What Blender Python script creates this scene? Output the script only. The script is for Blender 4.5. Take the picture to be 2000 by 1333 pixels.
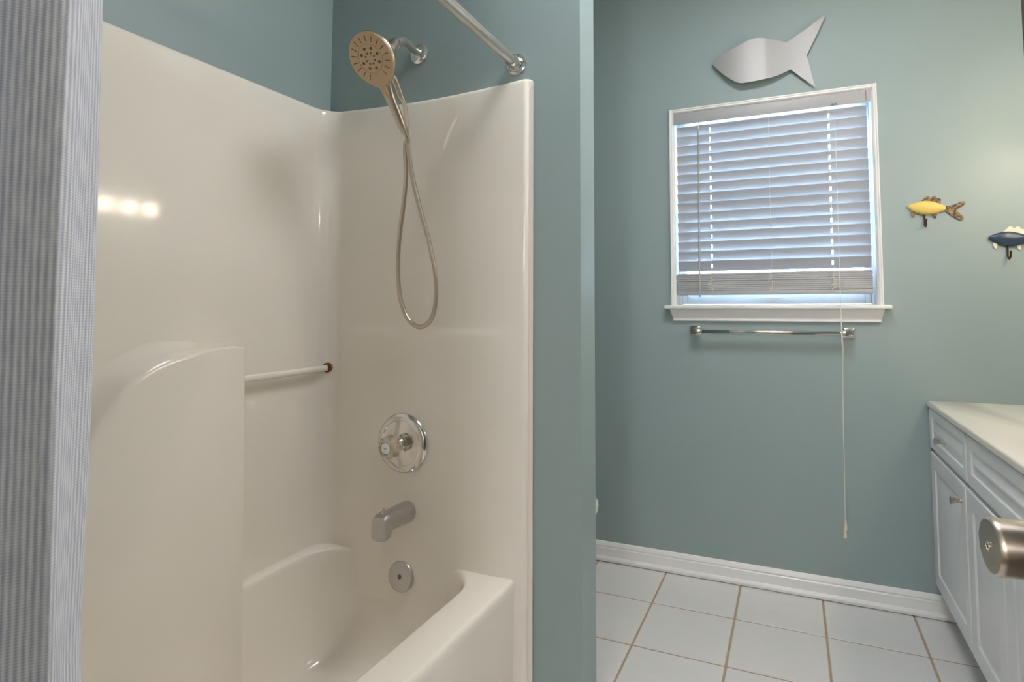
import bpy, bmesh, math, random
from math import sin, cos, pi, radians, sqrt, atan2
from mathutils import Vector, Matrix
random.seed(7)

for o in list(bpy.data.objects):
    bpy.data.objects.remove(o, do_unlink=True)
S = bpy.context.scene
COL = S.collection

# ------------------------------------------------------------------ camera
cam_d = bpy.data.cameras.new('camera')
cam = bpy.data.objects.new('camera', cam_d)
COL.objects.link(cam)
cam.location = (0, 0, 1.2)
cam.rotation_euler = (pi / 2 + 0.0625, 0, 0.3959)
cam_d.sensor_width = 36.0
cam_d.lens = 1126.16 / 2000 * 36
cam_d.shift_x = -(1075.41 - 1000) / 2000
cam_d.shift_y = -(666.5 - 533.86) / 2000
cam_d.clip_start = 0.02
S.camera = cam

# ------------------------------------------------------------------ world (overcast daylight)
W = bpy.data.worlds.new('daylight')
S.world = W
W.use_nodes = True
bg = W.node_tree.nodes['Background']
bg.inputs['Color'].default_value = (0.44, 0.69, 1.0, 1)
bg.inputs['Strength'].default_value = 26.0

sun_d = bpy.data.lights.new('sun', 'SUN')
sun_d.energy = 115.0
sun_d.color = (0.72, 0.84, 1.0)
sun_d.angle = 0.01
sun = bpy.data.objects.new('sun', sun_d)
COL.objects.link(sun)
sun.rotation_euler = (radians(38), 0, radians(25))   # from behind the house: lights the ground outside, not the window
S.view_settings.view_transform = 'Standard'
S.view_settings.look = 'None'
S.view_settings.gamma = 1.0
S.view_settings.use_curve_mapping = False
S.view_settings.exposure = 0.0
BULB = 27.0            # emission of the vanity globes
BULB_COL = (1.0, 0.82, 0.62)
CEIL_FILL = 22.0            # emission of the added, unseen ceiling fill lamp
FILL_COL = (0.96, 0.97, 1.0)
HALL_FILL = 76.0           # emission of the unseen fill lamp added in the hall

# ------------------------------------------------------------------ room dimensions
XL, XR = -1.49, 1.03          # left and right wall faces
YB, YF = 2.7216, 0.05         # window wall face, door wall face
YP, TP = 1.545, 0.125         # partition at the tub end: face and thickness
XP = -0.553                   # free end of the partition
ZC = 2.86                     # ceiling


# ------------------------------------------------------------------ material helpers
def srgb(r, g, b):
    def f(c):
        c /= 255
        return c / 12.92 if c <= 0.04045 else ((c + 0.055) / 1.055) ** 2.4
    return (f(r), f(g), f(b), 1)


def mat(name, col, rough=0.5, metal=0.0, var=0.04, scale=6.0, bump=0.0, bscale=40.0, coat=0.0, spec=0.5,
        stretch=None, rvar=0.0, trans=0.0, sub=0.0):
    m = bpy.data.materials.new(name)
    m.use_nodes = True
    nt = m.node_tree
    N, L = nt.nodes, nt.links
    p = N['Principled BSDF']
    p.inputs['Roughness'].default_value = rough
    p.inputs['Metallic'].default_value = metal
    p.inputs['Specular IOR Level'].default_value = spec
    p.inputs['Coat Weight'].default_value = coat
    p.inputs['Coat Roughness'].default_value = 0.08
    p.inputs['Transmission Weight'].default_value = trans
    tc = N.new('ShaderNodeTexCoord')
    src = tc.outputs['Object']
    if stretch:
        mp = N.new('ShaderNodeMapping')
        mp.inputs['Scale'].default_value = stretch
        L.new(src, mp.inputs['Vector'])
        src = mp.outputs['Vector']
    nz = N.new('ShaderNodeTexNoise')
    nz.inputs['Scale'].default_value = scale
    nz.inputs['Detail'].default_value = 4
    L.new(src, nz.inputs['Vector'])
    mx = N.new('ShaderNodeMix')
    mx.data_type = 'RGBA'
    a = tuple(max(0, c * (1 - var)) for c in col[:3]) + (1,)
    b = tuple(min(1, c * (1 + var)) for c in col[:3]) + (1,)
    mx.inputs['A'].default_value = a
    mx.inputs['B'].default_value = b
    if var > 0.4:                       # blotchy surfaces: spread the noise
        mc = N.new('ShaderNodeMapRange')
        mc.inputs['From Min'].default_value = 0.40
        mc.inputs['From Max'].default_value = 0.60
        L.new(nz.outputs['Fac'], mc.inputs['Value'])
        L.new(mc.outputs['Result'], mx.inputs['Factor'])
    else:
        L.new(nz.outputs['Fac'], mx.inputs['Factor'])
    L.new(mx.outputs['Result'], p.inputs['Base Color'])
    if rvar:
        mr = N.new('ShaderNodeMapRange')
        mr.inputs['To Min'].default_value = max(0.02, rough - rvar)
        mr.inputs['To Max'].default_value = rough + rvar
        L.new(nz.outputs['Fac'], mr.inputs['Value'])
        L.new(mr.outputs['Result'], p.inputs['Roughness'])
    if bump:
        n2 = N.new('ShaderNodeTexNoise')
        n2.inputs['Scale'].default_value = bscale
        n2.inputs['Detail'].default_value = 3
        L.new(src, n2.inputs['Vector'])
        bp = N.new('ShaderNodeBump')
        bp.inputs['Strength'].default_value = bump
        bp.inputs['Distance'].default_value = 0.002
        L.new(n2.outputs['Fac'], bp.inputs['Height'])
        L.new(bp.outputs['Normal'], p.inputs['Normal'])
    return m


M = {}
M['paint'] = mat('sage_paint', srgb(151, 167, 167), 0.42, bump=0.06, bscale=260, var=0.015, scale=2, spec=0.4)
M['ceiling'] = mat('ceiling_white', srgb(232, 230, 224), 0.8, bump=0.1, bscale=200, var=0.01)
M['trim'] = mat('trim_white', srgb(240, 239, 237), 0.3, var=0.012)
M['hall'] = mat('hall_paint', srgb(214, 204, 188), 0.6, var=0.02)
M['carpet'] = mat('hall_carpet', srgb(110, 96, 80), 0.95, var=0.15, scale=300, bump=0.5, bscale=500)
M['grout'] = mat('tan_grout', srgb(176, 156, 132), 0.9, var=0.14, scale=30)
M['tile'] = mat('floor_tile', srgb(224, 222, 221), 0.28, var=0.04, scale=14, bump=0.05, bscale=60, stretch=(1, 3, 1))
M['acrylic'] = mat('cream_fiberglass', srgb(242, 235, 224), 0.085, var=0.012, scale=3, bump=0.10, bscale=7, coat=0.25)
M['chrome'] = mat('chrome', srgb(225, 223, 220), 0.09, 1.0, var=0.02)
M['satin'] = mat('satin_chrome', srgb(205, 200, 194), 0.27, 0.85, var=0.03, scale=30)
M['nickel'] = mat('brushed_nickel', srgb(198, 187, 173), 0.30, 1.0, var=0.06, scale=60, stretch=(1, 1, 12))
M['steel'] = mat('brushed_aluminium', srgb(196, 194, 192), 0.36, 1.0, var=0.03, scale=40, stretch=(1, 1, 20))
M['sheet'] = mat('matte_aluminium_sheet', srgb(172, 170, 168), 0.55, 0.85, var=0.03, scale=40, stretch=(1, 1, 20))
M['tan_face'] = mat('spray_face_tan', srgb(206, 178, 146), 0.4, 0.25, var=0.06, scale=20)
M['rubber'] = mat('nozzle_rubber', srgb(112, 90, 66), 0.6, var=0.1)
M['dark'] = mat('dark_hole', srgb(40, 34, 28), 0.6)
M['rust'] = mat('rust', srgb(140, 84, 40), 0.8, var=0.5, scale=160, bump=0.5, bscale=300)
M['cabinet'] = mat('white_thermofoil', srgb(238, 239, 241), 0.32, var=0.012)
M['marble'] = mat('cultured_marble', srgb(234, 228, 216), 0.14, var=0.02, scale=5, coat=0.3)
M['blind'] = mat('blind_vinyl', srgb(174, 174, 177), 0.4, var=0.01)
M['wand'] = mat('wand_plastic', srgb(168, 166, 164), 0.4, var=0.02)  # greyer than the slats: its backlit shade is put into the colour
M['vinyl'] = mat('window_vinyl', srgb(238, 240, 242), 0.35, var=0.01)
M['cord'] = mat('cord_cotton', srgb(228, 224, 214), 0.9, var=0.08, scale=400)
M['tassel'] = mat('tassel_plastic', srgb(226, 212, 194), 0.45, var=0.05)
M['porcelain'] = mat('porcelain', srgb(238, 238, 236), 0.1, var=0.01, coat=0.3)
M['yellow'] = mat('yellow_enamel', srgb(222, 196, 104), 0.45, var=0.12, scale=9)
M['navy'] = mat('navy_enamel', srgb(48, 66, 88), 0.3, var=0.15, scale=14)
M['tin'] = mat('mottled_tin', srgb(116, 98, 76), 0.5, 0.5, var=0.65, scale=110, bump=0.3, bscale=200)
M['whitefin'] = mat('white_metal_fin', srgb(226, 220, 206), 0.35, 0.2, var=0.05)
M['iron'] = mat('dark_iron', srgb(72, 62, 52), 0.45, 0.8, var=0.3, scale=80)
M['door'] = mat('dark_stained_wood', srgb(74, 62, 50), 0.4, var=0.25, scale=9, stretch=(6, 6, 0.6))
M['label'] = mat('grey_clip', srgb(120, 126, 130), 0.4)
M['ground'] = mat('outside_ground', srgb(190, 192, 190), 0.9, var=0.1, scale=2)
M['mirror'] = mat('mirror_glass', srgb(235, 238, 236), 0.02, 1.0, var=0.005)
M['clear'] = mat('clear_acrylic', srgb(236, 226, 210), 0.12, var=0.02, trans=0.85)
M['bar'] = mat('cream_bar', srgb(228, 216, 198), 0.2, var=0.02)

# curtain: vertical stripes along the cloth's own length, fine cross weave
m = bpy.data.materials.new('striped_curtain_cloth'); m.use_nodes = True
nt = m.node_tree; N = nt.nodes; L = nt.links; p = N['Principled BSDF']
uv = N.new('ShaderNodeUVMap'); uv.uv_map = 'UVMap'
sp = N.new('ShaderNodeSeparateXYZ'); L.new(uv.outputs['UV'], sp.inputs[0])
ns = N.new('ShaderNodeTexNoise'); ns.inputs['Scale'].default_value = 260; ns.inputs['Detail'].default_value = 3
mpn = N.new('ShaderNodeMapping'); mpn.inputs['Scale'].default_value = (1.0, 0.12, 1)
L.new(uv.outputs['UV'], mpn.inputs['Vector']); L.new(mpn.outputs['Vector'], ns.inputs['Vector'])


def mth(op, a, b=None):
    n = N.new('ShaderNodeMath'); n.operation = op
    for i, v in enumerate((a, b)):
        if v is None: continue
        if isinstance(v, (int, float)): n.inputs[i].default_value = v
        else: L.new(v, n.inputs[i])
    return n.outputs[0]


st = mth('SINE', mth('MULTIPLY', sp.outputs['X'], 2 * pi / 0.0056))
wv = mth('SINE', mth('MULTIPLY', sp.outputs['Y'], 2 * pi / 0.0031))
fac = mth('ADD', mth('MULTIPLY', st, 0.34), mth('MULTIPLY', wv, 0.12))
fac = mth('ADD', fac, mth('MULTIPLY', ns.outputs['Fac'], 1.1))
fac = mth('SUBTRACT', fac, 0.05)
rp = N.new('ShaderNodeValToRGB')
rp.color_ramp.elements[0].position = 0.05; rp.color_ramp.elements[0].color = srgb(176, 179, 196)
rp.color_ramp.elements[1].position = 0.95; rp.color_ramp.elements[1].color = srgb(234, 236, 240)
L.new(fac, rp.inputs['Fac']); L.new(rp.outputs['Color'], p.inputs['Base Color'])
p.inputs['Roughness'].default_value = 0.9
p.inputs['Sheen Weight'].default_value = 0.2
bp = N.new('ShaderNodeBump'); bp.inputs['Strength'].default_value = 0.35; bp.inputs['Distance'].default_value = 0.0006
L.new(fac, bp.inputs['Height']); L.new(bp.outputs['Normal'], p.inputs['Normal'])
M['curtain'] = m

# window pane: clear, with a real fresnel reflection
m = bpy.data.materials.new('window_glass'); m.use_nodes = True
nt = m.node_tree; N = nt.nodes; L = nt.links
N.remove(N['Principled BSDF'])
tr = N.new('ShaderNodeBsdfTransparent'); tr.inputs['Color'].default_value = (0.95, 0.97, 0.97, 1)
gl = N.new('ShaderNodeBsdfGlossy'); gl.inputs['Roughness'].default_value = 0.02
fr = N.new('ShaderNodeFresnel'); fr.inputs['IOR'].default_value = 1.45
ms = N.new('ShaderNodeMixShader')
L.new(fr.outputs['Fac'], ms.inputs['Fac']); L.new(tr.outputs[0], ms.inputs[1]); L.new(gl.outputs[0], ms.inputs[2])
L.new(ms.outputs[0], N['Material Output'].inputs['Surface'])
M['glass'] = m

# lamp globes
m = bpy.data.materials.new('lit_globe'); m.use_nodes = True
p = m.node_tree.nodes['Principled BSDF']
p.inputs['Base Color'].default_value = (0.9, 0.9, 0.88, 1)
p.inputs['Emission Color'].default_value = BULB_COL + (1,)
p.inputs['Emission Strength'].default_value = BULB
M['globe'] = m
for nm, cc, st_ in (('ceiling_fill_glow', FILL_COL, CEIL_FILL), ('hall_fill_glow', FILL_COL, HALL_FILL)):  # glow of the two added fill lamps
    m = bpy.data.materials.new(nm); m.use_nodes = True
    p = m.node_tree.nodes['Principled BSDF']
    p.inputs['Base Color'].default_value = (0.9, 0.9, 0.88, 1)
    p.inputs['Emission Color'].default_value = cc + (1,)
    p.inputs['Emission Strength'].default_value = st_
    M[nm] = m


# ------------------------------------------------------------------ mesh helpers
def obj(name, bm, m, parent=None, smooth=True, angle=38, recalc=True):
    if recalc:
        bmesh.ops.recalc_face_normals(bm, faces=bm.faces)
    if smooth:
        ca = cos(radians(angle))
        for f in bm.faces: f.smooth = True
        for e in bm.edges:
            if len(e.link_faces) == 2 and e.link_faces[0].normal.dot(e.link_faces[1].normal) < ca:
                e.smooth = False
    me = bpy.data.meshes.new(name)
    bm.to_mesh(me); bm.free()
    me.materials.append(M[m] if isinstance(m, str) else m)
    o = bpy.data.objects.new(name, me)
    COL.objects.link(o)
    if parent: o.parent = parent
    return o


def tag(o, label, cat, group=None, kind=None):
    o['label'] = label; o['category'] = cat
    if group: o['group'] = group
    if kind: o['kind'] = kind
    return o


def thing(name, label, cat, loc=(0, 0, 0), group=None, kind=None, rot=(0, 0, 0)):
    o = bpy.data.objects.new(name, None)
    COL.objects.link(o)
    o.empty_display_size = 0.05
    o.location = loc
    o.rotation_euler = rot
    return tag(o, label, cat, group, kind)


def put(o, parent):
    """parent an object whose mesh is in world space to an unrotated thing"""
    o.parent = parent
    o.location = o.location - parent.location
    return o


def box(bm, x0, x1, y0, y1, z0, z1, bev=0.0, seg=2):
    vs = [bm.verts.new((x, y, z)) for x in (x0, x1) for y in (y0, y1) for z in (z0, z1)]
    fs = [(0, 1, 3, 2), (4, 6, 7, 5), (0, 4, 5, 1), (2, 3, 7, 6), (0, 2, 6, 4), (1, 5, 7, 3)]
    faces = [bm.faces.new([vs[i] for i in f]) for f in fs]
    if bev:
        es = list({e for f in faces for e in f.edges})
        bmesh.ops.bevel(bm, geom=es, offset=bev, segments=seg, affect='EDGES', profile=0.5)
    return bm


def bxo(name, m, x0, x1, y0, y1, z0, z1, bev=0.0, parent=None, seg=2):
    bm = bmesh.new()
    box(bm, x0, x1, y0, y1, z0, z1, bev, seg)
    return obj(name, bm, m, parent)


def loft(bm, loops, cap0=True, cap1=True, closed=True):
    rows = [[bm.verts.new(p) for p in lp] for lp in loops]
    n = len(rows[0])
    for a, b in zip(rows[:-1], rows[1:]):
        for i in range(n if closed else n - 1):
            j = (i + 1) % n
            bm.faces.new((a[i], a[j], b[j], b[i]))
    if closed and cap0: bm.faces.new(rows[0][::-1])
    if closed and cap1: bm.faces.new(rows[-1])
    return bm


def frame_of(t):
    t = Vector(t).normalized()
    up = Vector((0, 0, 1)) if abs(t.z) < 0.9 else Vector((1, 0, 0))
    u = t.cross(up).normalized()
    return t, u, u.cross(t).normalized()


def lathe(bm, prof, origin=(0, 0, 0), axis=(0, 0, 1), n=32, cap0=True, cap1=True):
    """prof: (radius, distance along axis)"""
    t, u, v = frame_of(axis)
    o = Vector(origin)
    loops = []
    for r, d in prof:
        loops.append([o + t * d + (u * cos(2 * pi * k / n) + v * sin(2 * pi * k / n)) * max(r, 1e-5) for k in range(n)])
    return loft(bm, loops, cap0, cap1)


def spline(pts, per=8):
    P = [Vector(p) for p in pts]
    out = []
    for i in range(len(P) - 1):
        a, b = P[i], P[i + 1]
        p0 = P[i - 1] if i else a * 2 - b
        p3 = P[i + 2] if i + 2 < len(P) else b * 2 - a
        for k in range(per):
            t = k / per
            out.append(0.5 * ((2 * a) + (b - p0) * t + (2 * p0 - 5 * a + 4 * b - p3) * t * t + (3 * a - p0 - 3 * b + p3) * t ** 3))
    out.append(P[-1])
    return out


def tube(bm, pts, r, n=10, caps=True):
    P = [Vector(p) for p in pts]
    rr = r if isinstance(r, (list, tuple)) else [r] * len(P)
    loops = []
    t0 = (P[1] - P[0]).normalized()
    _, u, v = frame_of(t0)
    for i, p in enumerate(P):
        t = (P[min(i + 1, len(P) - 1)] - P[max(i - 1, 0)]).normalized()
        u = (u - t * u.dot(t)).normalized()
        v = t.cross(u)
        loops.append([p + (u * cos(2 * pi * k / n) + v * sin(2 * pi * k / n)) * rr[i] for k in range(n)])
    return loft(bm, loops, caps, caps)


def rrect(x0, x1, y0, y1, r, nc=10, ns=6, z=0.0):
    """rounded rectangle loop, fixed vertex count"""
    r = max(min(r, (x1 - x0) / 2 - 1e-4, (y1 - y0) / 2 - 1e-4), 1e-4)
    pts = []
    cs = [(x1 - r, y1 - r, 0), (x0 + r, y1 - r, pi / 2), (x0 + r, y0 + r, pi), (x1 - r, y0 + r, 1.5 * pi)]
    for i, (cx, cy, a) in enumerate(cs):
        arc = [(cx + r * cos(a + k / nc * pi / 2), cy + r * sin(a + k / nc * pi / 2)) for k in range(nc + 1)]
        pts += arc
        nx, ny, na = cs[(i + 1) % 4]
        e = (nx + r * cos(na), ny + r * sin(na))
        s = arc[-1]
        pts += [(s[0] + (e[0] - s[0]) * k / ns, s[1] + (e[1] - s[1]) * k / ns) for k in range(1, ns)]
    return [Vector((a, b, z)) for a, b in pts]


def lerp_table(tab, x):
    if x <= tab[0][0]: return tab[0][1]
    for (a, fa), (b, fb) in zip(tab[:-1], tab[1:]):
        if x <= b: return fa + (fb - fa) * (x - a) / (b - a)
    return tab[-1][1]


def sweep_profile(bm, prof, a, b, out, up=(0, 0, 1)):
    """extrude closed 2d profile (out, up) between points a and b"""
    a, b, out, up = Vector(a), Vector(b), Vector(out), Vector(up)
    return loft(bm, [[q + out * p[0] + up * p[1] for p in prof] for q in (a, b)])


# ================================================================== THE ROOM
TW = 0.12
# floor slab (grout shows between the tiles)
fl = bxo('floor', 'grout', XL - TW, XR + TW, -0.07, YB + 0.14, -0.06, -0.0025)
tag(fl, 'floor of pale grey square tiles with tan grout lines', 'floor', kind='structure')
T = 0.3235; GX = -0.5587; GY = YB - 0.3081; G = 0.0040
base = None
for i in range(-3, 5):
    for j in range(-1, 9):
        x0, x1 = GX + i * T, GX + (i + 1) * T
        y1, y0 = GY - j * T + T, GY - j * T
        if j == -1: continue
        y1, y0 = GY - (j - 1) * T, GY - j * T
        x0 += G; x1 -= G; y0 += G; y1 -= G
        x0 = max(x0, XL + 0.002); x1 = min(x1, XR - 0.002); y1 = min(y1, YB - 0.002); y0 = max(y0, -0.068)
        if x1 - x0 < 0.02 or y1 - y0 < 0.02: continue
        if y1 < YP and x1 < -0.78: continue          # under the tub
        full = abs((x1 - x0) - (T - 2 * G)) < 1e-5 and abs((y1 - y0) - (T - 2 * G)) < 1e-5
        if full and base is not None:
            o = bpy.data.objects.new('tile', base); COL.objects.link(o)
        else:
            bm = bmesh.new()
            w, d = (x1 - x0) / 2, (y1 - y0) / 2
            loft(bm, [[Vector((sx * (w - i2), sy * (d - i2), z)) for sx, sy in ((-1, -1), (1, -1), (1, 1), (-1, 1))]
                      for i2, z in ((0, -0.006), (0, -0.0018), (0.0016, 0.0))], cap0=False)
            o = obj('tile', bm, 'tile', smooth=False)
            if full: base = o.data
        o.location = ((x0 + x1) / 2, (y0 + y1) / 2, 0)
        o.parent = fl
fh = bxo('floor_hall', 'carpet', -1.2, 1.1, -1.48, -0.07, -0.06, 0.0)
tag(fh, 'brown carpet of the hall behind the doorway', 'floor', kind='structure')
ce = bxo('ceiling', 'ceiling', XL - TW, XR + TW, -1.48, YB + 0.14, ZC, ZC + 0.08)
tag(ce, 'flat white ceiling', 'ceiling', kind='structure')

# window opening
WX0, WX1, WZ0, WZ1 = -0.503, 0.332, 1.2005, 2.131
WT = 0.14
bm = bmesh.new()
box(bm, XL, WX0, YB, YB + WT, 0, ZC); box(bm, WX1, XR, YB, YB + WT, 0, ZC)
box(bm, WX0, WX1, YB, YB + WT, 0, WZ0); box(bm, WX0, WX1, YB, YB + WT, WZ1, ZC)
tag(obj('wall_back', bm, 'paint', smooth=False), 'sage green wall with the window', 'wall', kind='structure')
tag(bxo('wall_left', 'paint', XL - TW, XL, -0.07, YB + WT, 0, ZC), 'sage green wall above the long side of the tub', 'wall', kind='structure')
tag(bxo('wall_right', 'paint', XR, XR + TW, -0.07, YB + WT, 0, ZC), 'sage green wall behind the vanity', 'wall', kind='structure')
tag(bxo('wall_partition', 'paint', XL, XP, YP, YP + TP, 0, ZC, 0.0), 'sage green partition wall with shower fittings and exposed end', 'wall', kind='structure')
bm = bmesh.new()
DX0, DX1, DZ = -0.45, 0.335, 2.04
box(bm, XL, DX0, -0.07, YF, 0, ZC); box(bm, DX1, XR, -0.07, YF, 0, ZC); box(bm, DX0, DX1, -0.07, YF, DZ, ZC)
tag(obj('wall_front', bm, 'paint', smooth=False), 'sage green wall around the doorway', 'wall', kind='structure')
bm = bmesh.new()
box(bm, -1.2, 1.1, -1.48, -1.4, 0, ZC); box(bm, -1.2, -1.1, -1.4, -0.07, 0, ZC); box(bm, 1.0, 1.1, -1.4, -0.07, 0, ZC)
tag(obj('wall_hall', bm, 'hall', smooth=False), 'cream walls of the hall behind the doorway', 'wall', kind='structure')
tag(bxo('ground', 'ground', -30, 30, YB + WT + 0.02, 60, -0.5, -0.4), 'pale paved ground outside the window', 'ground', kind='structure')

# baseboards (profile: depth out of wall, height)
BP = [(0, 0.004), (0.021, 0.004), (0.022, 0.015), (0.0185, 0.023), (0.0145, 0.0265), (0.0145, 0.063), (0.0105, 0.067), (0.0125, 0.073), (0.0105, 0.081), (0.005, 0.0885), (0, 0.091)]
bm = bmesh.new()
sweep_profile(bm, BP, (XL, YB, 0), (0.56, YB, 0), (0, -1, 0))
tag(obj('baseboard_back', bm, 'trim', angle=25), 'white moulded baseboard along the window wall', 'baseboard', kind='structure')
bm = bmesh.new()
sweep_profile(bm, BP, (XP, YP + 0.0, 0), (XP, YP + TP, 0), (1, 0, 0))
tag(obj('baseboard_partition', bm, 'trim', angle=25), 'short white baseboard on the partition end', 'baseboard', kind='structure')

# ================================================================== WINDOW
win = thing('window_1', 'white trimmed window with moulded sill and apron', 'window', (0, YB, WZ0), kind='structure')
wp = lambda o: put(o, win)
cx0, cx1, cz1 = -0.521, 0.350, 2.149
# side and head casing with a small stepped profile
CP = [(0, 0), (0.006, 0), (0.011, 0.004), (0.011, 0.010), (0.014, 0.012), (0.014, 0.017), (0.0, 0.018)]
bm = bmesh.new(); sweep_profile(bm, CP, (WX0 + 0.0, YB, 1.2175), (WX0, YB, cz1 - 0.0), (0, -1, 0), (-1, 0, 0)); wp(obj('casing', bm, 'trim', angle=20))
bm = bmesh.new(); sweep_profile(bm, CP, (WX1, YB, 1.2175), (WX1, YB, cz1), (0, -1, 0), (1, 0, 0)); wp(obj('casing', bm, 'trim', angle=20))
bm = bmesh.new(); sweep_profile(bm, CP, (WX0, YB, WZ1), (WX1, YB, WZ1), (0, -1, 0), (0, 0, 1)); wp(obj('casing', bm, 'trim', angle=20))
# jamb liners
wp(bxo('jamb', 'trim', WX0, WX0 + 0.004, YB, YB + WT, 1.2175, WZ1))
wp(bxo('jamb', 'trim', WX1 - 0.004, WX1, YB, YB + WT, 1.2175, WZ1))
wp(bxo('jamb', 'trim', WX0 + 0.004, WX1 - 0.004, YB, YB + WT, WZ1 - 0.004, WZ1))
# sill with horns and rounded nose, apron
bm = bmesh.new(); box(bm, -0.547, 0.3725, YB - 0.052, YB - 0.0005, 1.2005, 1.2175, 0.005, 3); box(bm, WX0 + 0.0005, WX1 - 0.0005, YB - 0.006, YB + 0.082, 1.2005, 1.2172)
wp(obj('sill', bm, 'trim'))
AP = [(0, 0), (0.014, 0), (0.015, 0.004), (0.013, 0.008), (0.013, 0.013), (0.018, 0.022), (0.026, 0.034), (0.033, 0.045), (0.036, 0.0535), (0, 0.0535)]
bm = bmesh.new()
loft(bm, [[Vector((x + sg * 0.0 - sg * (0.0535 - p[1]) * 0.26, YB - p[0], 1.1465 + p[1])) for p in AP] for x, sg in ((-0.523, -1), (0.349, 1))])
wp(obj('apron', bm, 'trim', angle=25))
# vinyl frame, two sashes and their panes
fy0, fy1 = YB + 0.083, YB + WT
for a, b in ((WX0 + 0.004, WX0 + 0.016), (WX1 - 0.016, WX1 - 0.004)):
    wp(bxo('window_frame', 'vinyl', a, b, fy0, fy1, 1.2175, WZ1 - 0.004, 0.003))
wp(bxo('window_frame', 'vinyl', WX0 + 0.016, WX1 - 0.016, fy0, fy1, WZ1 - 0.016, WZ1 - 0.004, 0.003))
wp(bxo('window_frame', 'vinyl', WX0 + 0.016, WX1 - 0.016, fy0, fy1, 1.2005, 1.222, 0.003))


def sash(y0, y1, z0, z1, zb=0.026):
    x0, x1 = WX0 + 0.017, WX1 - 0.017
    bm = bmesh.new(); r = 0.024
    box(bm, x0, x0 + r, y0, y1, z0, z1, 0.003); box(bm, x1 - r, x1, y0, y1, z0, z1, 0.003)
    box(bm, x0 + r, x1 - r, y0, y1, z0, z0 + zb, 0.003); box(bm, x0 + r, x1 - r, y0, y1, z1 - r, z1, 0.003)
    s = wp(obj('sash', bm, 'vinyl'))
    ym = (y0 + y1) / 2
    g = bxo('pane', 'glass', x0 + r - 0.004, x1 - r + 0.004, ym - 0.0015, ym + 0.0015, z0 + zb - 0.004, z1 - r + 0.004)
    g.parent = s
    return s


s1 = sash(YB + 0.086, YB + 0.108, 1.2225, 1.675, 0.052)
sash(YB + 0.110, YB + 0.132, 1.650, WZ1 - 0.017)
bm = bmesh.new()
lp = [(-0.030, 0.014), (0.030, 0.014), (0.018, 0.0), (-0.018, 0.0)]
loft(bm, [[Vector((-0.082 + a, y, 1.238 + b)) for a, b in lp] for y in (YB + 0.086, YB + 0.072)])
h = obj('sash_lift', bm, 'vinyl', s1, angle=20)

# ================================================================== BLIND
bl = thing('window_blind', 'white slatted blind inside the window, partly lowered and tilted', 'blind', (0, YB, 1.26))
bp_ = lambda o: put(o, bl)
BX0, BX1 = -0.492, 0.314
YS = YB + 0.034
bp_(bxo('headrail', 'blind', BX0, BX1, YB + 0.012, YB + 0.060, 2.083, 2.1245, 0.002))
v = bp_(bxo('valance', 'blind', WX0 + 0.0045, WX1 - 0.0235, YB - 0.012, YB - 0.001, 2.074, 2.1265, 0.004))
bp_(bxo('valance_return', 'blind', WX1 - 0.0225, WX1 - 0.0045, YB - 0.010, YB + 0.010, 2.078, 2.1265, 0.003))
bp_(bxo('label_clip', 'label', 0.176, 0.200, YB - 0.0145, YB - 0.0125, 2.0745, 2.084, 0.0008))
LX = [-0.3375, -0.0787, 0.1667]
# slat with rout holes for the cords
bm = bmesh.new()
xs = [BX0]
for x in LX: xs += [x - 0.0035, x + 0.0035]
xs.append(BX1)
ws = [-0.0255, -0.0095, 0.0095, 0.0255]
hole = {(1, 1), (5, 1)}
th = 0.0014
vv = {}


def gv(i, j, s):
    k = (i, j, s)
    if k not in vv: vv[k] = bm.verts.new((xs[i], ws[j], s * th))
    return vv[k]


cells = {(i, j) for i in range(len(xs) - 1) for j in range(3)} - hole
for (i, j) in cells:
    bm.faces.new([gv(i, j, 1), gv(i + 1, j, 1), gv(i + 1, j + 1, 1), gv(i, j + 1, 1)])
    bm.faces.new([gv(i, j, -1), gv(i, j + 1, -1), gv(i + 1, j + 1, -1), gv(i + 1, j, -1)])
    for di, dj, e in ((-1, 0, ((i, j), (i, j + 1))), (1, 0, ((i + 1, j), (i + 1, j + 1))), (0, -1, ((i, j), (i + 1, j))), (0, 1, ((i, j + 1), (i + 1, j + 1)))):
        if (i + di, j + dj) not in cells:
            a, b = e
            bm.faces.new([gv(*a, 1), gv(*b, 1), gv(*b, -1), gv(*a, -1)])
slat = obj('slat', bm, 'blind', smooth=False)
TILT = radians(-64)
first = True
NS = 15
for i in range(NS):
    o = slat if first else slat.copy()
    if not first: COL.objects.link(o)
    first = False
    o.location = (0, YS, 2.046 - 0.0461 * i)
    o.rotation_euler = (TILT + random.uniform(-0.012, 0.012), random.uniform(-0.0012, 0.0012), 0)
    bp_(o)
ssm = bmesh.new()
box(ssm, BX0, BX1, -0.0255, 0.0255, -0.0043, 0.0043, 0.0016, 1)
stacked = obj('slat', ssm, 'blind')
for i in range(9):
    o = stacked if i == 0 else stacked.copy()
    if i: COL.objects.link(o)
    o.location = (random.uniform(-0.001, 0.001) - bl.location.x, YS + random.uniform(-0.0015, 0.0015) - bl.location.y, 1.2890 + 0.0089 * i - bl.location.z)
    o.rotation_euler = (random.uniform(-0.012, 0.012), random.uniform(-0.0007, 0.0007), 0)
    o.parent = bl
bp_(bxo('bottom_rail', 'blind', BX0, BX1, YS - 0.026, YS + 0.026, 1.2655, 1.2845, 0.003))
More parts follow.
